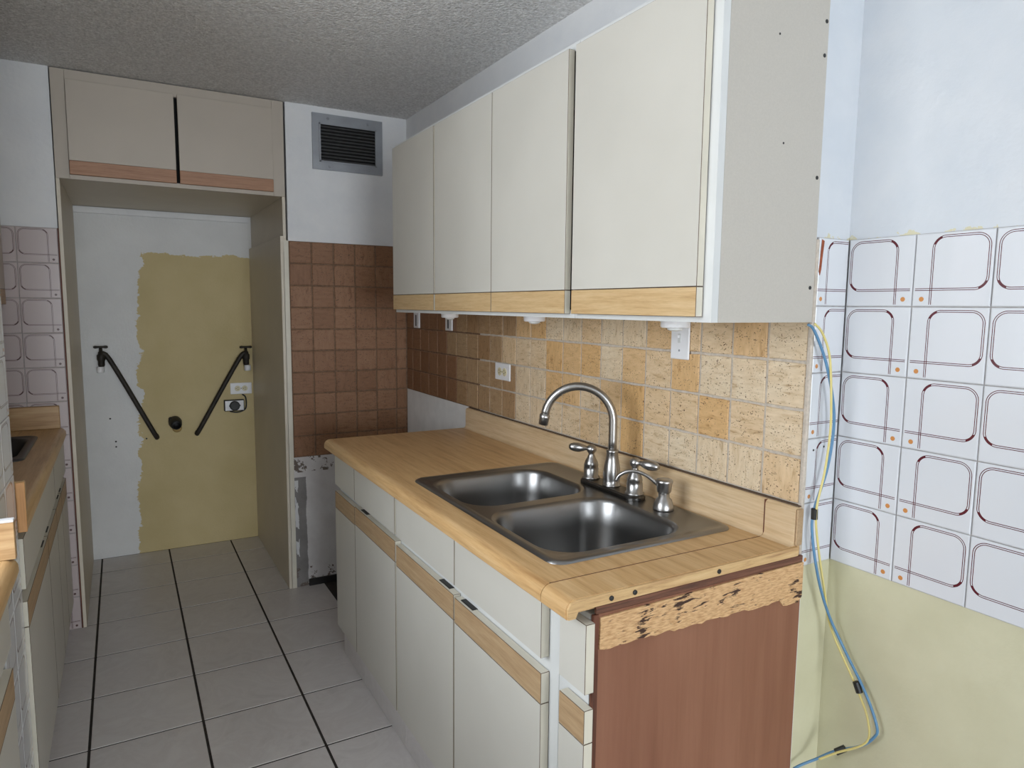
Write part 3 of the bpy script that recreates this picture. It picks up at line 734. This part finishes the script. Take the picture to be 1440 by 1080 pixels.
# ------------------------------------------------------------------ small fixtures under the uppers
G2 = 'white puck lights under the upper cabinets'
for (x, y, lab) in ((-0.20, -0.052, 'white round puck light under the cabinet by the light switch'), (-0.20, 0.583, 'white round puck light under the two door cabinet by the outlet'), (-0.20, 1.225, 'white round puck light under the single door cabinet by the far tiles')):
    pk = thing('puck_light', lab, 'light', (x, y, UB + 0.0035))
    mesh_obj('housing', lathe(bmesh.new(), [(0.030, -0.0), (0.036, -0.002), (0.036, -0.006), (0.034, -0.007), (0.034, -0.018), (0.031, -0.021), (0.02, -0.0215)], (x, y, UB + 0.0035), n=28), WPLAST, pk, True)
    mesh_obj('lens', lathe(bmesh.new(), [(0.019, -0.0217), (0.017, -0.026), (0.008, -0.029), (0.002, -0.0295)], (x, y, UB + 0.0035), n=20), FRAMEW, pk, True)
for (y, lab) in ((2.064, 'small white switch plate on the brown tiles next to the corner'), (1.663, 'small white switch plate on brown tiles under the single door cabinet')):
    sw = thing('switch_plate', lab, 'switch', (0.0, y, 1.37))
    box('plate', -0.010, -0.001, y - 0.035, y + 0.035, 1.333, 1.414, WPLAST, sw, 0.002); box('toggle', -0.0125, -0.0101, y - 0.005, y + 0.005, 1.343, 1.40, BLACK, sw, 0.0005)
# duplex outlet, mounted sideways
def outlet(name_lab, loc, ax):
    o = thing('wall_outlet', name_lab, 'outlet', loc)
    x, y, z = loc
    def B(nm, u0, u1, z0, z1, d0, d1, m, par, bev=0.0):
        if ax == 'x': return box(nm, x - d1, x - d0, y + u0, y + u1, z + z0, z + z1, m, par, bev)
        return box(nm, x + u0, x + u1, y - d1, y - d0, z + z0, z + z1, m, par, bev)
    B('plate', -0.061, 0.061, -0.034, 0.034, 0.0012, 0.007, WPLAST, o, 0.002)
    for s_ in (-1, 1):
        c = s_*0.0205
        ctr = (x - 0.007, y + c, z) if ax == 'x' else (x + c, y - 0.007, z)
        rc = mesh_obj('receptacle', lathe(bmesh.new(), [(0.0165, 0), (0.0165, 0.0018), (0.0155, 0.0022)], ctr, (-1, 0, 0) if ax == 'x' else (0, -1, 0), 20), CREAMP, o)
        B('slot', c - 0.002, c + 0.006, 0.0045, 0.0065, 0.009, 0.0096, BLACK, rc); B('slot', c - 0.002, c + 0.006, -0.0065, -0.0045, 0.009, 0.0096, BLACK, rc)
        B('slot', c - 0.010, c - 0.006, -0.002, 0.002, 0.009, 0.0096, BLACK, rc)
    B('screw', -0.0022, 0.0022, -0.0022, 0.0022, 0.007, 0.0085, BLACK, o)
    return o
outlet('white sideways duplex outlet on the tan travertine tiles', (0.0, 1.143, 1.186), 'x')
ls = thing('light_switch', 'white toggle light switch plate on pale travertine tiles', 'switch', (0, 0.137, 1.365))
box('plate', -0.007, -0.0012, 0.102, 0.172, 1.308, 1.4165, WPLAST, ls, 0.002)
tg = box('toggle', -0.0085, -0.0071, 0.1315, 0.1425, 1.353, 1.378, FRAMEW, ls, 0.0004); box('toggle_lever', -0.016, -0.0086, 0.134, 0.140, 1.366, 1.374, WPLAST, tg, 0.001)
mesh_obj('screw', lathe(bmesh.new(), [(0.003, 0), (0.003, 0.0008), (0.0015, 0.0014)], (-0.007, 0.137, 1.332), (-1, 0, 0), 10), GREYV, ls)

# ================================================================== WALL VENT
vt = thing('wall_vent', 'grey painted metal louvre vent high on the far wall', 'vent', (-0.304, YF + 0.006, 2.108))
vx0, vx1, vz0, vz1 = -0.481, -0.128, 2.108, 2.374; ox0, ox1, oz0, oz1 = -0.449, -0.160, 2.144, 2.328
yv = YF + 0.0055
bm = bmesh.new()
for a in ((vx0, ox0, vz0, vz1), (ox1, vx1, vz0, vz1), (ox0, ox1, vz0, oz0), (ox0, ox1, oz1, vz1)): bx(bm, a[0], a[1], yv - 0.012, yv, a[2], a[3])
mesh_obj('frame', bm, GREYV, vt)
bm = bmesh.new()
for a in ((ox0, ox0+.007, oz0, oz1), (ox1-.007, ox1, oz0, oz1), (ox0, ox1, oz0, oz0+.006), (ox0, ox1, oz1-.006, oz1)): bx(bm, a[0], a[1], yv - 0.017, yv - 0.0121, a[2], a[3])
mesh_obj('inner_lip', bm, GREYV, vt)
box('duct_shade_sheet', ox0 + 0.001, ox1 - 0.001, yv - 0.002, yv - 0.0003, oz0 + 0.001, oz1 - 0.001, VOID, vt)  # flat dark sheet, shade behind the slats put into its colour
ns = 11; src = None
for k in range(ns):
    z = oz0 + 0.013 + (oz1 - oz0 - 0.026)*k/(ns-1)
    if src is None:
        src = mesh_obj('slat', prism(bmesh.new(), [(yv - 0.0155, z - 0.0052), (yv - 0.0143, z - 0.0060), (yv - 0.0025, z + 0.0030), (yv - 0.0037, z + 0.0038)], 'x', ox0 + 0.0075, ox1 - 0.0075), SLATV, vt); zs = W[src.name]
        z00 = z
    else: inst(src, 'slat', vt, zs + Vector((0, 0, z - z00)))
for x, z in ((-0.405, 2.352), (-0.205, 2.350), (-0.400, 2.124), (-0.200, 2.126)):
    mesh_obj('screw', lathe(bmesh.new(), [(0.006, 0), (0.006, 0.002), (0.003, 0.004)], (x, yv - 0.012, z), (0, -1, 0), 10), GREYV, vt)

# ================================================================== FRIDGE NICHE CABINET
fcab = thing('overhead_cabinet', 'beige two door overhead cabinet with tall side panels framing the niche', 'cabinet', (-1.08, YF, 0))
yq = YF - 0.004
box('side_panel', -1.5405, -1.5275, yq, YB - 0.002, 0.001, 1.96, LAMP, fcab)['label'] = 'tall left side panel'
box('side_panel', -0.645, -0.631, yq, YB - 0.002, 0.001, 1.775, LAMP, fcab, 0.001)['label'] = 'tall right side panel'
box('upper_side_panel', -0.6305, -0.617, yq + 0.002, YB - 0.002, 1.70, 1.96, LAMP, fcab)
box('side_filler', -0.6295, -0.6075, yq, yq + 0.012, 0.001, 1.755, EDGE, fcab)
box('bottom_panel', -1.5405, -0.617, yq + 0.019, YB - 0.002, 1.9605, 1.974, LAMP, fcab)
box('back_strip', -1.527, -0.646, YB - 0.018, YB - 0.002, 1.925, 1.957, PAINT, fcab)
fz0, fz1 = 1.9605, 2.402
box('stile', -1.5405, -1.4905, yq, yq + 0.018, fz0, fz1, LAMD, fcab, 0.0006); box('stile', -0.669, -0.617, yq, yq + 0.018, fz0, fz1, LAMD, fcab, 0.0006)
box('rail', -1.4900, -0.6695, yq, yq + 0.018, 2.352, fz1, LAMD, fcab, 0.0006); box('rail', -1.4900, -0.6695, yq, yq + 0.018, fz0, 1.981, LAMD, fcab, 0.0006)
box('cavity_shade_block', -1.48, -0.68, yq + 0.03, YB - 0.05, 1.976, 2.395, VOID, fcab)  # near-black block standing in for the shaded cabinet interior
for a, b in ((-1.4885, -1.0865), (-1.0725, -0.6715)):
    d = box('door', a, b, yq - 0.019, yq - 0.001, 2.0345, 2.360, LAMD, fcab, 0.001)
    box('pull_strip', a, b, yq - 0.019, yq - 0.001, 1.978, 2.0340, BANDX, d, 0.001)['label'] = 'orange brown oak strip along the bottom edge'
# plumbing and power on the niche wall
def valve(label, p_low, p_up, side):
    v = thing('shutoff_valve', label, 'valve', (p_up[0], YB, p_up[1]), 'shutoff valves on the niche wall')
    yp = YB - 0.022
    a = Vector((p_low[0], YB - 0.004, p_low[1])); a2 = Vector((p_low[0], yp, p_low[1])) + (Vector((p_up[0], yp, p_up[1])) - Vector((p_low[0], yp, p_low[1]))) * 0.06
    b = Vector((p_up[0] - side*0.035, yp - 0.01, p_up[1] - 0.02)); c = Vector((p_up[0], yp - 0.012, p_up[1] - 0.008))
    mesh_obj('pipe', tube(bmesh.new(), spline([a, a2, b, c], 5), 0.0135, 12), IRON, v, True)
    base = Vector((p_up[0], yp - 0.012, p_up[1]))
    bd = mesh_obj('body', lathe(bmesh.new(), [(0.014, -0.058), (0.017, -0.05), (0.017, -0.028), (0.021, -0.02), (0.021, 0.004), (0.015, 0.010), (0.013, 0.022), (0.009, 0.026), (0.0075, 0.044)], base + Vector((side*0.004, 0, 0)), n=16), IRON, v, True)
    hd = tube(bmesh.new(), [base + Vector((side*0.004 + q, 0, 0.049)) for q in (-0.035, -0.027, -0.012, 0.012, 0.027, 0.035)], [0.004, 0.008, 0.006, 0.006, 0.008, 0.004], 10)
    mesh_obj('handle', hd, IRON, v, True)
    mesh_obj('spout_cap', lathe(bmesh.new(), [(0.017, -0.092), (0.019, -0.088), (0.019, -0.060), (0.016, -0.0585)], base + Vector((side*0.010, -0.002, 0)), n=16), WPLAST, v, True)['label'] = 'white threaded cap'
valve('black shutoff valve on the white painted side of the niche wall', (-1.186, 0.688), (-1.432, 1.155), -1)
valve('black shutoff valve on the yellow side above the niche outlet', (-0.966, 0.692), (-0.690, 1.140), 1)
dp = thing('drain_stub', 'dark open drain stub in the yellow niche wall', 'pipe', (-1.086, YB, 0.75))
mesh_obj('stub', lathe(bmesh.new(), [(0.034, 0.001), (0.036, 0.02), (0.030, 0.055), (0.022, 0.075), (0.020, 0.07), (0.018, 0.03)], (-1.086, YB - 0.001, 0.762), (0.1, -1, -0.25), 16), BLACK, dp, True)
box('flap', -1.118, -1.090, YB - 0.03, YB - 0.006, 0.745, 0.79, BLACK, dp, 0.006); mesh_obj('stained_rim', lathe(bmesh.new(), [(0.022, 0.0), (0.026, 0.004), (0.018, 0.012)], (-1.075, YB - 0.001, 0.722), (0, -1, 0), 14), flat('dried_putty', srgb(176, 150, 96), 0.9, 0, 60, 0.2), dp, True)
outlet('white sideways duplex outlet on the yellow niche wall', (-0.716, YB, 0.938), 'y')
do = thing('appliance_outlet', 'pale metal box with round black appliance receptacle and short cord', 'outlet', (-0.758, YB, 0.838))
bxo = box('box', -0.817, -0.703, YB - 0.030, YB - 0.001, 0.805, 0.872, BLACK, do, 0.003)
box('cover_plate', -0.812, -0.708, YB - 0.033, YB - 0.0302, 0.809, 0.868, WPLAST, do, 0.001)
mesh_obj('receptacle', lathe(bmesh.new(), [(0.029, 0.0), (0.029, 0.014), (0.024, 0.018)], (-0.760, YB - 0.033, 0.838), (0, -1, 0), 20), BLACK, do)
box('receptacle_tab', -0.791, -0.727, YB - 0.040, YB - 0.0332, 0.834, 0.842, BLACK, do, 0.001)
mesh_obj('cord', tube(bmesh.new(), spline([(-0.712, YB - 0.012, 0.902), (-0.694, YB - 0.012, 0.885), (-0.690, YB - 0.014, 0.845), (-0.697, YB - 0.014, 0.812), (-0.725, YB - 0.012, 0.797), (-0.755, YB - 0.012, 0.795), (-0.785, YB - 0.012, 0.803)], 5), 0.0042, 8), BLACK, do, True)
# ================================================================== CABLES
yk = YE - 0.016
kb = [(-0.034, yk, 1.414), (-0.012, yk, 1.400), (0.028, yk - .004, 1.33), (0.060, yk - .006, 1.235), (0.066, yk - .006, 1.165), (0.052, yk - .005, 1.08), (0.022, yk, 0.99), (0.018, yk - .004, 0.93), (0.040, yk - .010, 0.83), (0.078, yk - .014, 0.74), (0.120, yk - .022, 0.66), (0.160, yk - .03, 0.586), (0.188, yk - .03, 0.52)]
kb = [(min(p[0], 0.100), p[1] - max(0, p[0] - 0.100)*1.2, p[2]) for p in kb]
kb += [(0.100, yk - 0.13, 0.49), (0.098, yk - 0.10, 0.452), (0.085, yk - 0.05, 0.415), (0.060, yk - 0.02, 0.385), (0.030, yk - 0.005, 0.372), (0.006, yk, 0.366)]
ky = [(-0.022, yk - .007, 1.416), (0.006, yk - .007, 1.395), (0.032, yk - .010, 1.34), (0.044, yk - .012, 1.235), (0.046, yk - .012, 1.165), (0.038, yk - .010, 1.08), (0.020, yk - .008, 0.99), (0.034, yk - .010, 0.90), (0.064, yk - .012, 0.79), (0.090, yk - .016, 0.70), (0.100, yk - 0.085, 0.580), (0.100, yk - 0.115, 0.52), (0.096, yk - 0.115, 0.47), (0.075, yk - 0.06, 0.42), (0.055, yk - 0.03, 0.392)]
ca = thing('taped_cables', 'thin blue and yellow cables taped together hanging beside the counter end', 'cable', kb[-1])
mesh_obj('blue_wire', tube(bmesh.new(), spline(kb, 6), 0.0032, 8), BLUE, ca, True)['label'] = 'blue cable'
mesh_obj('yellow_wire', tube(bmesh.new(), spline(ky, 6), 0.0026, 8), YELC, ca, True)['label'] = 'yellow cable'
for p, d in (((0.021, yk - 0.003, 0.985), (0.05, 0, -1)), ((0.099, yk - 0.085, 0.588), (0.1, -0.4, -1)), ((0.086, yk - 0.062, 0.424), (-0.6, 0.7, -0.7))):
    d = Vector(d).normalized(); p = Vector(p)
    mesh_obj('tape_wrap', tube(bmesh.new(), [p - d*0.013, p - d*0.012, p + d*0.012, p + d*0.013], [0.005, 0.0078, 0.0078, 0.005], 10), BLACK, ca)['label'] = 'black tape wrap'

# ================================================================== LEFT FAR COUNTER
G3 = 'base cabinets along the left wall'
XLB = -1.592; XLD = -1.571; XLN = -1.560
def left_unit(label, y0, y1, fronts, xb=XLB, xd=XLD, band=BANDB):
    u = thing('base_cabinet', label, 'cabinet', (-1.9, (y0+y1)/2, 0), G3)
    y0 += 0.0006; y1 -= 0.0006
    box('side_panel', -2.198, xb - 0.02, y0, y0 + 0.014, 0, 0.87, RAW, u); box('side_panel', -2.198, xb - 0.02, y1 - 0.014, y1, 0, 0.87, RAW, u)
    bm = bmesh.new()
    for a in ((y0, y0+.03, .125, .87), (y1-.03, y1, .125, .87), (y0+.03, y1-.03, .125, .16), (y0+.03, y1-.03, .655, .75), (y0+.03, y1-.03, .84, .87)): bx(bm, xb - 0.0195, xb, *a)
    mesh_obj('face_frame', bm, FRAMEW, u)
    box('toe_kick', xb - 0.035, xb - 0.021, y0 + 0.0145, y1 - 0.0145, 0.001, 0.1245, TOE, u)
    for kind, a, b, z0, z1, pull in fronts:
        if kind == 'd': front('drawer_front', u, a, b, z0, z1, x0=xb + 0.001, x1=xd, sgn=-1)
        else: front('door', u, a, b, z0, z1, True, band, x0=xb + 0.001, x1=xd, pull=pull, sgn=-1)
    return u
left_unit('long almond base cabinet under the left counter with the dark sink', 0.782, 2.216, [('d', 0.788, 1.690, 0.722, 0.855, None), ('d', 1.695, 2.214, 0.722, 0.855, None), ('o', 0.788, 1.350, 0.13, 0.690, (1.24, 1.31)), ('o', 1.356, 1.690, 0.13, 0.690, (1.40, 1.47)), ('o', 1.695, 1.935, 0.13, 0.690, (1.85, 1.91)), ('o', 1.941, 2.214, 0.13, 0.690, (1.965, 2.025))])
lc = thing('countertop', 'wood laminate countertop along the left wall with a dark sink', 'countertop', (-1.88, 1.5, 0.872))
bm = bmesh.new(); hx0, hx1, hy0, hy1 = -2.10, -1.655, 1.54, 2.015
prism(bm, nose(xb=hx1, sg=-1, xn=XLN), 'y', 0.783, 2.218)
bx(bm, -2.199, hx0, 0.783, 2.218, 0.8725, 0.91); bx(bm, hx0, hx1, 0.783, hy0, 0.8725, 0.91); bx(bm, hx0, hx1, hy1, 2.218, 0.8725, 0.91)
smooth_by_angle(mesh_obj('worktop', bm, COUNTER, lc))
box('backsplash', -2.199, -1.578, 2.198, 2.218, 0.9105, 1.008, SPLASHX, lc, 0.003)
box('side_splash', -2.199, XLN, 0.783, 0.803, 0.9105, 1.002, SPLASHX, lc, 0.003)
box('counter_end_cap', -1.579, XLN, 0.7795, 0.7825, 0.873, 1.0, ORANGE, lc, 0.001)['label'] = 'bare orange end of the counter and splash'
make_sink('dark single bowl sink in the left wall counter', (-1.88, 1.78, 0.91), (-2.115, -1.640), (1.525, 2.030), [(-2.085, -1.668, 1.556, 2.000)], 0.91, 0.17, STEELD)
uc = thing('upper_cabinet', 'beige upper cabinet on the left wall above the dark sink', 'cabinet', (-1.97, 1.5, 1.43))
box('body', -2.199, -1.758, 0.785, 2.214, 1.432, 2.33, LAMD, uc)
for a, b in ((0.79, 1.255), (1.26, 1.73), (1.735, 2.21)):
    front('door', uc, a, b, 1.436, 2.325, True, BANDB, x0=-1.757, x1=-1.737, bandtop=False, sgn=-1, lam=LAMD)

# ================================================================== LEFT NEAR COUNTER
XM = -1.545
nc = thing('countertop', 'wood laminate countertop under the window before the tiled wall stub', 'countertop', (-1.88, -0.5, 0.872))
smooth_by_angle(mesh_obj('worktop', prism(bmesh.new(), nose(xb=-2.199, sg=-1, xn=XM), 'y', -1.9, 0.468), COUNTER, nc))
box('side_splash', -2.199, XM - 0.001, 0.447, 0.467, 0.9105, 0.990, SPLASHX, nc, 0.001)
box('splash_cap', -2.199, XM - 0.001, 0.446, 0.4675, 0.9902, 0.9955, WPLAST, nc, 0.001)['label'] = 'white cap strip'
left_unit('almond base cabinet under the counter below the window', -0.60, 0.462, [('d', -0.09, 0.455, 0.722, 0.855, None), ('d', -0.595, -0.096, 0.722, 0.855, None), ('o', -0.09, 0.455, 0.13, 0.672, None), ('o', -0.595, -0.096, 0.13, 0.672, None)], xb=-1.588, xd=-1.566)
left_unit('almond base cabinet at the near end of the window counter', -1.88, -0.60, [('d', -1.875, -0.605, 0.722, 0.855, None), ('o', -1.875, -1.24, 0.13, 0.672, None), ('o', -1.235, -0.605, 0.13, 0.672, None)], xb=-1.588, xd=-1.566)
